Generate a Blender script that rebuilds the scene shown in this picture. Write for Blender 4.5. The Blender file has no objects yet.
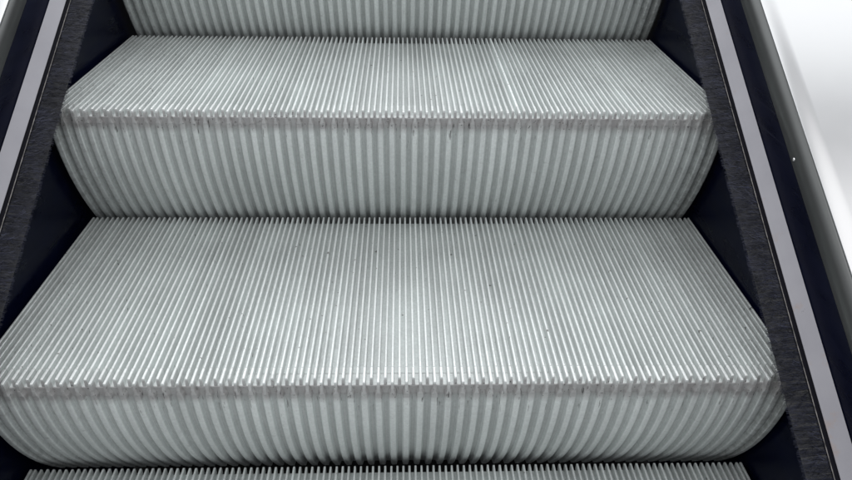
import bpy, math, random
from mathutils import Matrix, Vector

random.seed(7)
scene = bpy.context.scene
COL = scene.collection
rad = math.radians

# ------------------------------------------------------------------ constants (metres)
NP = 59                       # pitches across the step, one full width apart
P = 1.0 / NP                  # riser rib pitch; tread rib pitch is P / 2
H = 0.0110                    # tread rib height
D = 0.4095                    # tread depth from nose to rear comb
SEAM = 0.0290                 # joint between the nosing strip and the tread
REC = 0.0086                  # the groove floor ends this far behind the nose
TAN = math.tan(rad(30.63))    # slope of the balustrade
Y0, Y1 = -0.85, 2.3           # the length of balustrade that is built
SCREW = (0.1608, 0.1240)      # where the small screw sits on the right-hand deck edge (y, height)


# ------------------------------------------------------------------ materials
def new_mat(name):
    m = bpy.data.materials.new(name)
    m.use_nodes = True
    nt = m.node_tree
    b = nt.nodes['Principled BSDF']
    return m, nt, b


def node(nt, t, **kw):
    n = nt.nodes.new(t)
    for k, v in kw.items():
        if hasattr(n, k):
            setattr(n, k, v)
        else:
            n.inputs[k].default_value = v
    return n


def math_node(nt, op, a, b=None, clamp=False):
    n = nt.nodes.new('ShaderNodeMath')
    n.operation = op
    n.use_clamp = clamp
    for i, v in enumerate((a, b)):
        if v is None:
            continue
        if isinstance(v, (int, float)):
            n.inputs[i].default_value = v
        else:
            nt.links.new(v, n.inputs[i])
    return n.outputs[0]


def noise(nt, vec, scale, detail=3.0, rough=0.55, stretch=None):
    n = nt.nodes.new('ShaderNodeTexNoise')
    n.inputs['Scale'].default_value = scale
    n.inputs['Detail'].default_value = detail
    n.inputs['Roughness'].default_value = rough
    src = vec
    if stretch:
        mp = nt.nodes.new('ShaderNodeMapping')
        mp.inputs['Scale'].default_value = stretch
        nt.links.new(vec, mp.inputs['Vector'])
        src = mp.outputs[0]
    nt.links.new(src, n.inputs['Vector'])
    return n.outputs['Fac']


def ramp(nt, fac, lo, hi, a=0.0, b=1.0):
    n = nt.nodes.new('ShaderNodeMapRange')
    n.inputs['From Min'].default_value = lo
    n.inputs['From Max'].default_value = hi
    n.inputs['To Min'].default_value = a
    n.inputs['To Max'].default_value = b
    nt.links.new(fac, n.inputs['Value'])
    return n.outputs[0]


def mix(nt, fac, c1, c2):
    n = nt.nodes.new('ShaderNodeMix')
    n.data_type = 'RGBA'
    if isinstance(fac, float):
        n.inputs[0].default_value = fac
    else:
        nt.links.new(fac, n.inputs[0])
    for i, c in ((6, c1), (7, c2)):
        if isinstance(c, tuple):
            n.inputs[i].default_value = (*c, 1)
        else:
            nt.links.new(c, n.inputs[i])
    return n.outputs[2]


def scaled(nt, col, fac):
    n = nt.nodes.new('ShaderNodeVectorMath')
    n.operation = 'SCALE'
    nt.links.new(col, n.inputs[0])
    nt.links.new(fac, n.inputs['Scale'])
    return n.outputs[0]


def cast_metal(name, base, rough, metal, grime=0.5, nose=False, wear=0.0):
    m, nt, b = new_mat(name)
    tc = nt.nodes.new('ShaderNodeTexCoord')
    info = nt.nodes.new('ShaderNodeObjectInfo')
    add = nt.nodes.new('ShaderNodeVectorMath')
    add.operation = 'ADD'
    sc = nt.nodes.new('ShaderNodeVectorMath')
    sc.operation = 'SCALE'
    cmb = nt.nodes.new('ShaderNodeCombineXYZ')
    for i in range(3):
        nt.links.new(info.outputs['Random'], cmb.inputs[i])
    nt.links.new(cmb.outputs[0], sc.inputs[0])
    sc.inputs['Scale'].default_value = 7.0
    nt.links.new(tc.outputs['Object'], add.inputs[0])
    nt.links.new(sc.outputs[0], add.inputs[1])
    v = add.outputs[0]
    sep = nt.nodes.new('ShaderNodeSeparateXYZ')
    nt.links.new(tc.outputs['Object'], sep.inputs[0])
    # tone of each rib, cast and worn a little differently, plus the riser grooves' painted shade
    at = nt.nodes.new('ShaderNodeAttribute')
    at.attribute_name = 'tone'
    blotch = noise(nt, v, 9.0, 4.0)
    fine = noise(nt, v, 240.0, 3.0, 0.7)
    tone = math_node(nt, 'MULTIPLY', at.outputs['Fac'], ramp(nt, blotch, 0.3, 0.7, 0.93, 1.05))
    tone = math_node(nt, 'MULTIPLY', tone, ramp(nt, fine, 0.3, 0.7, 0.90, 1.08))
    streak = noise(nt, v, 1.0, 4.0, 0.6, (85.0, 5.0, 5.0))
    tone = math_node(nt, 'MULTIPLY', tone, ramp(nt, streak, 0.3, 0.7, 0.945, 1.04))
    rgb = nt.nodes.new('ShaderNodeRGB')
    rgb.outputs[0].default_value = (*base, 1)
    col = scaled(nt, rgb.outputs[0], tone)
    # dried dirt in patches, heavier towards the ends by the skirts
    ax = math_node(nt, 'ABSOLUTE', sep.outputs['X'])
    edge = ramp(nt, ax, 0.40, 0.50, 0.0, 0.14)
    d1 = noise(nt, v, 85.0, 5.0, 0.7)
    dirt = math_node(nt, 'ADD', d1, edge)
    if nose:
        tip = ramp(nt, ax, 0.455, 0.475, 0.0, 0.16)
        dirt = math_node(nt, 'ADD', dirt, math_node(nt, 'MULTIPLY', tip, ramp(nt, sep.outputs['Z'], -0.05, -0.02, 0.0, 1.0)))
        # old grease smeared down the right-hand end of the riser
        dirt = math_node(nt, 'ADD', dirt, ramp(nt, sep.outputs['X'], 0.462, 0.482, 0.0, 0.17))
    dirt = ramp(nt, dirt, 0.60, 0.86, 0.0, grime)
    col = mix(nt, dirt, col, (0.085, 0.078, 0.072))
    if nose:
        # purplish stains and dark scuffs along the top of the riser
        z = sep.outputs['Z']
        band = ramp(nt, z, -0.036, -0.024, 0.0, 1.0)
        band = math_node(nt, 'MULTIPLY', band, ramp(nt, z, -0.0015, -0.0045, 0.0, 1.0))
        if 'nosing' in name:                       # grey only on the front faces
            band = math_node(nt, 'MULTIPLY', band, ramp(nt, sep.outputs['Y'], 0.0102, 0.0093, 0.0, 1.0))
        st = noise(nt, v, 60.0, 5.0, 0.7)
        st = math_node(nt, 'MULTIPLY', ramp(nt, st, 0.34, 0.66, 0.34, 0.78), band)
        col = mix(nt, st, col, (0.285, 0.265, 0.265))
        band2 = ramp(nt, z, -0.075, -0.025, 0.0, 1.0)
        band2 = math_node(nt, 'MULTIPLY', band2, ramp(nt, z, -0.0125, -0.0165, 0.0, 1.0))
        sx = noise(nt, v, 1.0, 3.0, 0.6, (330.0, 60.0, 34.0))
        sx = math_node(nt, 'MULTIPLY', ramp(nt, sx, 0.645, 0.69, 0.0, 0.8), band2)
        col = mix(nt, sx, col, (0.03, 0.028, 0.028))
        pk = noise(nt, v, 300.0, 2.0, 0.5)
        pk = math_node(nt, 'MULTIPLY', ramp(nt, pk, 0.66, 0.71, 0.0, 0.8), band)
        col = mix(nt, pk, col, (0.04, 0.035, 0.035))
    else:
        sp = noise(nt, v, 95.0, 2.0, 0.5)
        sp = ramp(nt, sp, 0.715, 0.75, 0.0, 0.75)
        col = mix(nt, sp, col, (0.05, 0.045, 0.04))
    nt.links.new(col, b.inputs['Base Color'])
    b.inputs['Metallic'].default_value = metal
    rr = noise(nt, v, 45.0, 4.0)
    r = ramp(nt, rr, 0.25, 0.75, rough - 0.06, rough + 0.09)
    r = math_node(nt, 'ADD', r, math_node(nt, 'MULTIPLY', dirt, 0.3))
    nt.links.new(r, b.inputs['Roughness'])
    bp = nt.nodes.new('ShaderNodeBump')
    bp.inputs['Strength'].default_value = 0.12
    bp.inputs['Distance'].default_value = 0.0006
    nt.links.new(noise(nt, v, 500.0, 3.0), bp.inputs['Height'])
    nt.links.new(bp.outputs[0], b.inputs['Normal'])
    return m


M_TREAD = cast_metal('tread_aluminium', (0.71, 0.742, 0.735), 0.44, 0.34, 0.30)
M_NOSE = cast_metal('nosing_aluminium', (0.712, 0.738, 0.732), 0.43, 0.36, 0.45, nose=True)
M_RISER = cast_metal('riser_aluminium', (0.685, 0.717, 0.708), 0.46, 0.30, 0.45, nose=True)


def skirt_material():
    m, nt, b = new_mat('skirt_lacquer')
    tc = nt.nodes.new('ShaderNodeTexCoord')
    v = tc.outputs['Object']
    n1 = noise(nt, v, 1.0, 4.0, 0.6, (10.0, 6.0, 30.0))
    col = mix(nt, ramp(nt, n1, 0.35, 0.7), (0.0008, 0.0016, 0.009), (0.0016, 0.0030, 0.016))
    s = noise(nt, v, 1.0, 3.0, 0.6, (20.0, 3.0, 260.0))
    col = mix(nt, ramp(nt, s, 0.62, 0.74, 0.0, 0.45), col, (0.022, 0.024, 0.040))
    nt.links.new(col, b.inputs['Base Color'])
    b.inputs['Roughness'].default_value = 0.30
    nt.links.new(ramp(nt, n1, 0.3, 0.7, 0.24, 0.38), b.inputs['Roughness'])
    b.inputs['Specular IOR Level'].default_value = 0.14
    return m


def strip_material():
    m, nt, b = new_mat('anodised_strip')
    tc = nt.nodes.new('ShaderNodeTexCoord')
    v = tc.outputs['Object']
    n1 = noise(nt, v, 14.0, 4.0)
    col = mix(nt, ramp(nt, n1, 0.35, 0.7), (0.240, 0.236, 0.260), (0.272, 0.268, 0.292))
    st = noise(nt, v, 36.0, 5.0, 0.65)
    sep = nt.nodes.new('ShaderNodeSeparateXYZ')
    nt.links.new(v, sep.inputs[0])
    low = ramp(nt, sep.outputs['Y'], 0.10, -0.10, 0.0, 0.10)
    col = mix(nt, ramp(nt, math_node(nt, 'ADD', st, low), 0.62, 0.74, 0.0, 0.6), col, (0.27, 0.215, 0.195))
    sp = noise(nt, v, 120.0, 2.0)
    col = mix(nt, ramp(nt, sp, 0.73, 0.78, 0.0, 0.6), col, (0.16, 0.15, 0.17))
    nt.links.new(col, b.inputs['Base Color'])
    b.inputs['Metallic'].default_value = 0.35
    b.inputs['Roughness'].default_value = 0.48
    return m


def simple(name, col, rough, metal=0.0, vary=0.15, scale=30.0):
    m, nt, b = new_mat(name)
    tc = nt.nodes.new('ShaderNodeTexCoord')
    n1 = noise(nt, tc.outputs['Object'], scale, 4.0)
    lo = tuple(c * (1 - vary) for c in col)
    hi = tuple(c * (1 + vary) for c in col)
    nt.links.new(mix(nt, ramp(nt, n1, 0.3, 0.7), lo, hi), b.inputs['Base Color'])
    b.inputs['Roughness'].default_value = rough
    b.inputs['Metallic'].default_value = metal
    return m


def bristle_material():
    m, nt, b = new_mat('nylon_bristle')
    at = nt.nodes.new('ShaderNodeAttribute')
    at.attribute_name = 'tone'
    tc = nt.nodes.new('ShaderNodeTexCoord')
    n1 = noise(nt, tc.outputs['Object'], 38.0, 3.0)
    f = math_node(nt, 'MULTIPLY', at.outputs['Fac'], ramp(nt, n1, 0.35, 0.68, 0.55, 1.35))
    rgb = nt.nodes.new('ShaderNodeRGB')
    rgb.outputs[0].default_value = (0.022, 0.024, 0.040, 1)
    nt.links.new(scaled(nt, rgb.outputs[0], f), b.inputs['Base Color'])
    b.inputs['Roughness'].default_value = 0.42
    return m


def deck_material():
    m, nt, b = new_mat('satin_steel')
    tc = nt.nodes.new('ShaderNodeTexCoord')
    v = tc.outputs['Object']
    n1 = noise(nt, v, 6.0, 3.0)
    nt.links.new(mix(nt, ramp(nt, n1, 0.3, 0.7), (0.475, 0.475, 0.48), (0.50, 0.50, 0.505)), b.inputs['Base Color'])
    b.inputs['Metallic'].default_value = 0.95
    nt.links.new(ramp(nt, n1, 0.3, 0.7, 0.22, 0.25), b.inputs['Roughness'])
    return m


M_SKIRT = skirt_material()
M_STRIP = strip_material()
M_LIP = simple('dusty_lip', (0.16, 0.15, 0.145), 0.6, 0.2, 0.7, 120.0)
M_CORE = simple('black_rubber', (0.004, 0.004, 0.007), 0.7)
M_CORE.node_tree.nodes['Principled BSDF'].inputs['Specular IOR Level'].default_value = 0.08
M_BRISTLE = bristle_material()
M_DECK = deck_material()
M_DARK_EDGE = simple('darkened_steel_edge', (0.10, 0.103, 0.103), 0.34, 0.8, 0.06, 8.0)  # steel colour darkened to stand in for the edge's dark reflections
M_LIGHT_BLOCK = simple('light_block_black', (0.01, 0.01, 0.01), 0.9)
M_SCREW = simple('screw_steel', (0.75, 0.75, 0.75), 0.25, 1.0)


# ------------------------------------------------------------------ mesh helpers
class MB:
    def __init__(self):
        self.v, self.f, self.t = [], [], []

    def loft(self, rings, tone=1.0, cap=True, closed=True):
        """join equal-length rings of points; closed = each ring is a loop"""
        o, n = len(self.v), len(rings[0])
        for r in rings:
            self.v.extend(r)
        for i in range(len(rings) - 1):
            for j in range(n if closed else n - 1):
                k = (j + 1) % n
                a, b = o + i * n, o + (i + 1) * n
                self.f.append((a + j, a + k, b + k, b + j))
                self.t.append(tone)
        if cap and closed:
            self.f.append(tuple(o + j for j in reversed(range(n))))
            self.f.append(tuple(o + (len(rings) - 1) * n + j for j in range(n)))
            self.t += [tone, tone]

    def box(self, x0, x1, y0, y1, z0, z1, tone=1.0):
        r = lambda y: [(x0, y, z0), (x1, y, z0), (x1, y, z1), (x0, y, z1)]
        self.loft([r(y0), r(y1)], tone)

    def quad(self, a, b, c, d, tone=1.0):
        o = len(self.v)
        self.v += [a, b, c, d]
        self.f.append((o, o + 1, o + 2, o + 3))
        self.t.append(tone)

    def build(self, name, mat, parent=None, smooth=False):
        me = bpy.data.meshes.new(name)
        me.from_pydata(self.v, [], self.f)
        me.update()
        a = me.attributes.new('tone', 'FLOAT', 'FACE')
        a.data.foreach_set('value', self.t)
        # consistent outward normals
        import bmesh
        bm = bmesh.new()
        bm.from_mesh(me)
        bmesh.ops.recalc_face_normals(bm, faces=bm.faces)
        bm.to_mesh(me)
        bm.free()
        if smooth:
            me.polygons.foreach_set('use_smooth', [True] * len(me.polygons))
        me.materials.append(mat)
        o = bpy.data.objects.new(name, me)
        COL.objects.link(o)
        if parent:
            o.parent = parent
        return o


def tag(o, label, cat, group=None, kind=None):
    o['label'] = label
    o['category'] = cat
    if group:
        o['group'] = group
    if kind:
        o['kind'] = kind


def empty(name, loc):
    o = bpy.data.objects.new(name, None)
    o.location = loc
    o.empty_display_size = 0.05
    COL.objects.link(o)
    return o


# ------------------------------------------------------------------ the steps
def rib(mb, xc, ya, yb, wt, wb, h, tone, bev_a=0.0, bev_b=0.0, z0=-H - 0.0005, lift=0.0):
    """one tread cleat running from ya (front) to yb (rear), tapered in section"""
    c = 0.00045
    top = lift

    def ring(y, dz):
        t = top - dz
        return [(xc - wb / 2, y, z0), (xc - wt / 2 - 0.0001, y, t - c), (xc - wt / 2 + c, y, t),
                (xc + wt / 2 - c, y, t), (xc + wt / 2 + 0.0001, y, t - c), (xc + wb / 2, y, z0)]
    rings = [ring(ya, bev_a)]
    if bev_a:
        rings.append(ring(ya + bev_a, 0))
    if bev_b:
        rings.append(ring(yb - bev_b, 0))
    rings.append(ring(yb, bev_b))
    mb.loft(rings, tone)


def rib_xs():
    """centre of every cleat and whether it is a long one (over a riser rib)"""
    out = []
    for k in range(0, 2 * NP + 1):
        x = -0.5 + k * P / 2
        out.append((x, k % 2 == 1))
    return out


def arc(z):
    """riser rib surface, distance behind the nose at depth z below it"""
    a = -z
    return 0.05 * a + 1.51 * a * a


def make_tread(parent, rnd, odd=(), D=D):
    mb = MB()
    xe = 0.4992
    mb.box(-xe, xe, SEAM + 0.0006, D - 0.0030, -H - 0.0065, -H, 0.93)
    for i, (x, lng) in enumerate(rib_xs()):
        x = max(-xe + 0.0017, min(xe - 0.0017, x)) + rnd.uniform(-0.00012, 0.00012)
        tone = rnd.uniform(0.93, 1.05)
        w = 0.0025 + rnd.uniform(-0.00012, 0.00018)
        if i in odd:
            tone, w = 1.25, 0.0029
        rib(mb, x, SEAM + 0.0005, D + rnd.uniform(-0.0004, 0.0004), w, w + 0.0007, H, tone,
            0.0006, 0.0012, lift=rnd.uniform(-0.00015, 0.0001))
    return mb.build('tread', M_TREAD, parent)


SLIM = [0.0020, 0.0020, 0.0019, 0.0018, 0.0018, 0.0017, 0.0010]


def make_nosing(parent, rnd):
    mb = MB()
    xe = 0.4992
    zf = -H + 0.0002
    # plate with a sloping front lip: floor edge, then the stained band that fills the top of the riser grooves
    ze = zf - 0.0150
    prof = [(SEAM - 0.0004, zf), (REC + 0.0080, zf), (REC + 0.0012, zf - 0.0011), (REC + 0.0003, zf - 0.0014), (REC, zf - 0.0022),
            (arc(ze) + 0.0059, ze), (0.0160, ze), (0.0160, zf - 0.0070), (SEAM - 0.0004, zf - 0.0070)]
    mb.loft([[(x, y, z) for y, z in prof] for x in (-xe, xe)], 0.97)
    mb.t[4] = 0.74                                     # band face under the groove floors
    for i, (x, lng) in enumerate(rib_xs()):
        x = max(-xe + 0.0018, min(xe - 0.0018, x)) + rnd.uniform(-0.0001, 0.0001)
        tone = rnd.uniform(0.96, 1.06)
        w = 0.0030
        if lng:
            rib(mb, x, 0.0004 + rnd.uniform(0, 0.0005), SEAM - 0.0005, w, w + 0.0009, H, tone, 0.0008, 0.0007, lift=0.0004)
            # the cleat carries on down the front as the head of a riser rib
            def r(z, yy, k):
                # k = 0: the slim end of the cleat, k = 1: the full rounded riser rib
                back = 0.0092
                fl = [((w + 0.0001) * k + (w2 * (1 - k)), yy + (back - yy) * d) for (w, d), w2 in zip(RIB_HALF, SLIM)]
                return [(x - w, y, z) for w, y in fl] + [(x + w, y, z) for w, y in reversed(fl)]
            zn = ze - 0.0008
            mb.loft([r(zf - 0.0002, 0.0005, 0.0), r(zf - 0.0030, 0.0005, 0.05), r(zf - 0.0055, 0.0006, 0.35), r(zf - 0.0080, 0.0007, 0.80),
                     r(zf - 0.0105, arc(zf - 0.0105) - 0.0001, 1.0), r(zn, arc(zn) - 0.00012, 1.0)], tone * 0.93)
        else:
            rib(mb, x, REC + 0.0002 + rnd.uniform(0, 0.0006), SEAM - 0.0005, w, w + 0.0009, H, tone, 0.0010, 0.0007, lift=0.0004)
    return mb.build('nosing', M_NOSE, parent)


RIB_HALF = [(0.0056, 1.0), (0.0053, 0.93), (0.0046, 0.55), (0.0041, 0.22), (0.0037, 0.07), (0.0031, 0.015), (0.0020, 0.0)]


def make_riser(parent, rnd):
    mb = MB()
    zt, zb = -H - 0.0138, -0.262
    n = 32
    zs = [zt - 0.0016 * i for i in range(9)]
    zs += [zs[8] + (zb - zs[8]) * i / (n - 8) for i in range(1, n - 7)]
    xe = 0.4992
    dep = 0.0060

    def nrm(z):
        a = -z
        s = 0.05 + 3.02 * a          # dy / d(depth)
        L = math.hypot(1, s)
        return (1 / L, s / L)         # y, z parts of the inward normal (into the step: +y, up)
    # section across the width: groove floor / flank / rib top / flank ...
    pts = [(-xe, 1)]
    tones = []
    for k in range(NP):
        x = -0.5 + (k + 0.5) * P + rnd.uniform(-0.0001, 0.0001)
        half = RIB_HALF
        pts += [(x - w, d) for w, d in half] + [(x + w, d) for w, d in reversed(half)]
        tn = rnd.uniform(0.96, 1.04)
        tones += [0.70] + [tn] * (2 * len(half) - 1)  # groove floors: dirt, darkened further to paint in the relief's shade
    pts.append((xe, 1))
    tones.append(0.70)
    rows = []
    for z in zs:
        ny, nz = nrm(z)
        run = 1.0
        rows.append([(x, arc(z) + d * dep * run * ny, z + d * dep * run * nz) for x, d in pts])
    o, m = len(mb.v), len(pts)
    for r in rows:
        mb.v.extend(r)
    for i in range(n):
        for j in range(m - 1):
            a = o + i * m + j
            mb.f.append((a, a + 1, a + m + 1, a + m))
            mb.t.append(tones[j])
    # back sheet and closing edges give the casting its thickness
    back = []
    for z in zs:
        ny, nz = nrm(z)
        back.append([(-xe, arc(z) + (dep + 0.004) * ny, z + (dep + 0.004) * nz - 0.0001),
                     (xe, arc(z) + (dep + 0.004) * ny, z + (dep + 0.004) * nz - 0.0001)])
    ob = len(mb.v)
    for r in back:
        mb.v.extend(r)
    for i in range(n):
        a = ob + i * 2
        mb.f.append((a, a + 2, a + 3, a + 1)); mb.t.append(0.9)
        mb.f.append((o + i * m, o + (i + 1) * m, a + 2, a)); mb.t.append(0.9)
        mb.f.append((o + i * m + m - 1, a + 1, a + 3, o + (i + 1) * m + m - 1)); mb.t.append(0.9)
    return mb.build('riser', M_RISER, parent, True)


STEPS = [
    (-0.0012, -0.3470, -0.2055, 'lowest metal escalator step, only the back edge of its ribbed tread in view'),
    (0.0021, 0.0, 0.0, 'large ribbed metal escalator step at the front, its whole tread and curved riser showing'),
    (-0.0009, 0.3440, 0.2110, 'middle ribbed metal escalator step, tread with one shiny rib, between the front and top steps'),
    (0.0005, 0.6900, 0.4190, 'highest metal escalator step, only the lower part of its ribbed riser in view'),
]
for i, (x, y, z, lab) in enumerate(STEPS):
    rnd = random.Random(20 + i)
    st = empty('escalator_step', (x, y, z))
    tag(st, lab, 'escalator step', 'steps of the escalator')
    make_tread(st, rnd, odd=(81,) if i == 2 else (), D=(D, 0.4150, 0.4110, D)[i])
    make_nosing(st, rnd)
    make_riser(st, rnd)


# ------------------------------------------------------------------ the balustrade on both sides
def sweep(profile, sgn, x_off, smooth=False, y0=Y0, y1=Y1, n=1, closed=True, mb=None):
    """sweep an (X, h) section along the incline; h is height above the nose line"""
    mb = mb or MB()
    rings = []
    for i in range(n + 1):
        y = y0 + (y1 - y0) * i / n
        rings.append([(sgn * (X + x_off), y, y * TAN + h) for X, h in profile])
    mb.loft(rings, 1.0, cap=closed, closed=closed)
    return mb


def side(sgn, x_off, words):
    # dark lacquered skirt
    sk = sweep([(0.505, -0.75), (0.505, 0.1155), (0.512, 0.1155), (0.512, -0.75)], sgn, x_off).build('escalator_skirt', M_SKIRT)
    tag(sk, words['skirt'], 'skirt panel', 'escalator skirts')

    # brush deflector
    br = empty('skirt_brush', (sgn * (0.5 + x_off), 0, 0.04))
    tag(br, words['brush'], 'brush', 'brushes along the escalator skirts')
    off = Matrix.Translation((-sgn * (0.5 + x_off), 0, -0.04))

    def put(mb, name, mat, parent=br, smooth=False):
        mb.v = [tuple(off @ Vector(p)) for p in mb.v]
        return mb.build(name, mat, parent, smooth)
    strip = sweep([(0.5045, 0.0610), (0.5040, 0.0622), (0.4890, 0.0461), (0.4888, 0.0457), (0.4896, 0.0452), (0.5045, 0.0545)], sgn, x_off)
    hold = put(strip, 'holder', M_STRIP)
    body = sweep([(0.5042, 0.0535), (0.4902, 0.0432), (0.4882, 0.0412), (0.4862, 0.0398), (0.4862, 0.0330), (0.5042, 0.0330)], sgn, x_off)
    put(body, 'brush_back', M_CORE)
    lip = sweep([(0.4861, 0.0396), (0.4856, 0.0402), (0.4850, 0.0399), (0.4850, 0.0390), (0.4861, 0.0384)], sgn, x_off)
    put(lip, 'retaining_lip', M_LIP)

    rnd = random.Random(5 + sgn)
    mb = MB()
    core = [(0.4860, 0.0362), (0.4580, 0.0312), (0.4580, 0.0300), (0.4860, 0.0335)]
    sweep(core, sgn, x_off, mb=mb)
    mb.t = [0.18] * len(mb.f)
    ya, yb, pitch = -0.62, 1.75, 0.0066
    k = 0
    y = ya
    while y < yb:
        lean = rnd.gauss(0, 0.0014)
        ttone = rnd.uniform(0.78, 1.2)
        for _ in range(42):
            py = y + rnd.uniform(-0.0031, 0.0031)
            hz = rnd.uniform(-0.0012, 0.0036)
            x0, h0 = 0.4858, 0.0358 + hz
            L = 0.0325 + rnd.gauss(0, 0.0003) - (0.0015 if rnd.random() < .08 else 0)
            fan = (py - y) * rnd.uniform(0.0, 0.5) + lean + rnd.gauss(0, 0.0007)
            droop = rnd.uniform(0.0015, 0.0045)
            w = rnd.uniform(0.00011, 0.00019)
            tone = ttone * rnd.uniform(0.6, 1.4) * (2.6 if rnd.random() < .02 else 1)
            if rnd.random() < 0.62:      # broken and bent hairs lying on top, dustier towards the lip
                x0 = rnd.uniform(0.4600, 0.4858)
                k0 = (0.4858 - x0) / 0.0325
                h0 = 0.0372 + hz * 0.6 - 0.0035 * k0 * k0
                L = min(rnd.uniform(0.004, 0.009), x0 - 0.4540)
                fan = rnd.gauss(0, 0.0035)
                droop = rnd.uniform(-0.0008, 0.0012)
                w = rnd.uniform(0.00016, 0.00026)
                tone = ttone * rnd.choice((0.35, 0.6, 1.0, 1.4, 2.2)) * (1.25 - 0.5 * k0)
            rings = []
            for s in (0.0, 0.5, 1.0):
                X = x0 - L * s
                yy = py + fan * s * s
                hh = h0 - droop * s * s
                zz = yy * TAN + hh
                ww = w * (1 - 0.35 * s)
                xs = sgn * (X + x_off)
                rings.append([(xs, yy - ww, zz - ww), (xs, yy + ww, zz - ww), (xs, yy, zz + ww)])
            mb.loft(rings, tone, cap=False)
        y += pitch
        k += 1
    b = put(mb, 'bristles', M_BRISTLE)
    b['kind'] = 'stuff'

    # satin steel deck with a rounded inner edge
    split = 48.0 if sgn > 0 else 38.0
    cx, ch, r = 0.5350, 0.1250, 0.0304
    bend = lambda deg, rr=r: (cx - rr * math.cos(rad(deg)), ch + rr * math.sin(rad(deg)))
    trim = [(0.5052, 0.1160), (0.5046, 0.1168)] + [bend(i * split / 12) for i in range(13)]
    trim += [bend(split, r - 0.003), bend(split / 2, r - 0.003), bend(0.0, r - 0.003), (0.5076, 0.1160)]
    prof = [bend(split + 0.1 + i * (89.9 - split) / 14) for i in range(15)]
    prof += [(0.86, 0.1554), (0.86, 0.1500), (0.5400, 0.1500), bend(70.0, r - 0.005), bend(split + 0.1, r - 0.005)]
    dk = sweep(prof, sgn, x_off).build('deck_board', M_DECK)
    for p in dk.data.polygons:
        p.use_smooth = False
    n = len(prof)
    dk.data.polygons.foreach_set('use_smooth', [True if len(p.vertices) == 4 else False for p in dk.data.polygons])
    mod = dk.modifiers.new('weighted', 'WEIGHTED_NORMAL')
    mod.keep_sharp = True
    tr = sweep(trim, sgn, x_off).build('darkened_edge', M_DARK_EDGE, dk)  # lower bend split from the deck to carry the painted dark reflection
    tr.data.polygons.foreach_set('use_smooth', [len(p.vertices) == 4 for p in tr.data.polygons])
    md = tr.modifiers.new('weighted', 'WEIGHTED_NORMAL')
    md.keep_sharp = True
    if sgn > 0:
        sb = MB()
        yc, hc = SCREW
        ring = lambda rr, out: [(0.5046 - out, yc + rr * math.cos(a * 0.5236), yc * TAN + hc + rr * math.sin(a * 0.5236)) for a in range(12)]
        sb.loft([ring(0.0024, -0.001), ring(0.0024, 0.0003), ring(0.0017, 0.0010), ring(0.0007, 0.0013)])
        sb.build('screw', M_SCREW, dk, True)
    tag(dk, words['deck'], 'deck board', 'steel boards beside the escalator')
    return br, dk


side(1, 0.0, dict(
    skirt='dark navy skirt panel right of the steps, under the wide white deck board',
    brush='black skirt brush with stained lilac grey strip along the right ends of the steps',
    deck='wide shiny white steel board with a soft grey reflection, right of the escalator'))
side(-1, 0.0045, dict(
    skirt='dark navy skirt panel left of the steps, beside the pale strip at the left edge',
    brush='black skirt brush with clean lilac grey strip along the left ends of the steps',
    deck='narrow visible corner of grey steel board at the top left of the escalator'))

# ------------------------------------------------------------------ unseen sheet added to block light below the steps
mb = MB()
ys = (-1.2, 2.6)
mb.loft([[(-0.60, y, y * TAN - 0.76), (0.60, y, y * TAN - 0.76), (0.60, y, y * TAN - 0.80), (-0.60, y, y * TAN - 0.80)] for y in ys])
light_block = mb.build('floor', M_LIGHT_BLOCK)
light_block['kind'] = 'structure'
light_block['label'] = 'unseen black sheet added below the escalator steps to block light'

# ------------------------------------------------------------------ light: a bright hall ceiling in two bays
def area(name, loc, sx, sy, power, col=(1, 1, 1), rot=(0, 0, 0)):
    l = bpy.data.lights.new(name, 'AREA')
    l.shape = 'RECTANGLE'
    l.size, l.size_y = sx, sy
    l.energy = power
    l.color = col
    o = bpy.data.objects.new(name, l)
    o.location = loc
    o.rotation_euler = rot
    COL.objects.link(o)
    return o


area('ceiling_lamp', (0, 5.34, 3.5), 9.0, 9.0, 420, (0.97, 0.99, 1.0))
area('ceiling_lamp', (0, -1.76, 3.5), 9.0, 4.0, 175, (1.0, 0.99, 0.985))

w = bpy.data.worlds.new('World')
scene.world = w
w.use_nodes = True
bg = w.node_tree.nodes['Background']
bg.inputs['Color'].default_value = (0.93, 0.96, 1.0, 1)
bg.inputs['Strength'].default_value = 0.60

# ------------------------------------------------------------------ camera
CAM = (0.01289, -0.67896, 0.58931)
yaw, pitch, roll = 0.03846, 0.52471, 0.0190
cy, sy = math.cos(yaw), math.sin(yaw)
f = Vector((sy * math.cos(pitch), cy * math.cos(pitch), -math.sin(pitch)))
r = Vector((cy, -sy, 0))
u = r.cross(f)
r2 = r * math.cos(roll) + u * math.sin(roll)
u2 = -r * math.sin(roll) + u * math.cos(roll)
cd = bpy.data.cameras.new('camera')
cd.sensor_width = 36.0
cd.lens = 740.23 / 852 * 36.0
cd.clip_start = 0.02
cd.clip_end = 200
cam = bpy.data.objects.new('camera', cd)
mw = Matrix((r2, u2, -f)).transposed().to_4x4()
mw.translation = Vector(CAM)
cam.matrix_world = mw
COL.objects.link(cam)
scene.camera = cam

scene.view_settings.view_transform = 'Standard'
scene.view_settings.look = 'None'
scene.view_settings.exposure = 0.0
scene.view_settings.gamma = 1.0
scene.cycles.max_bounces = 10
scene.cycles.diffuse_bounces = 5
scene.cycles.glossy_bounces = 6
scene.cycles.use_denoising = True
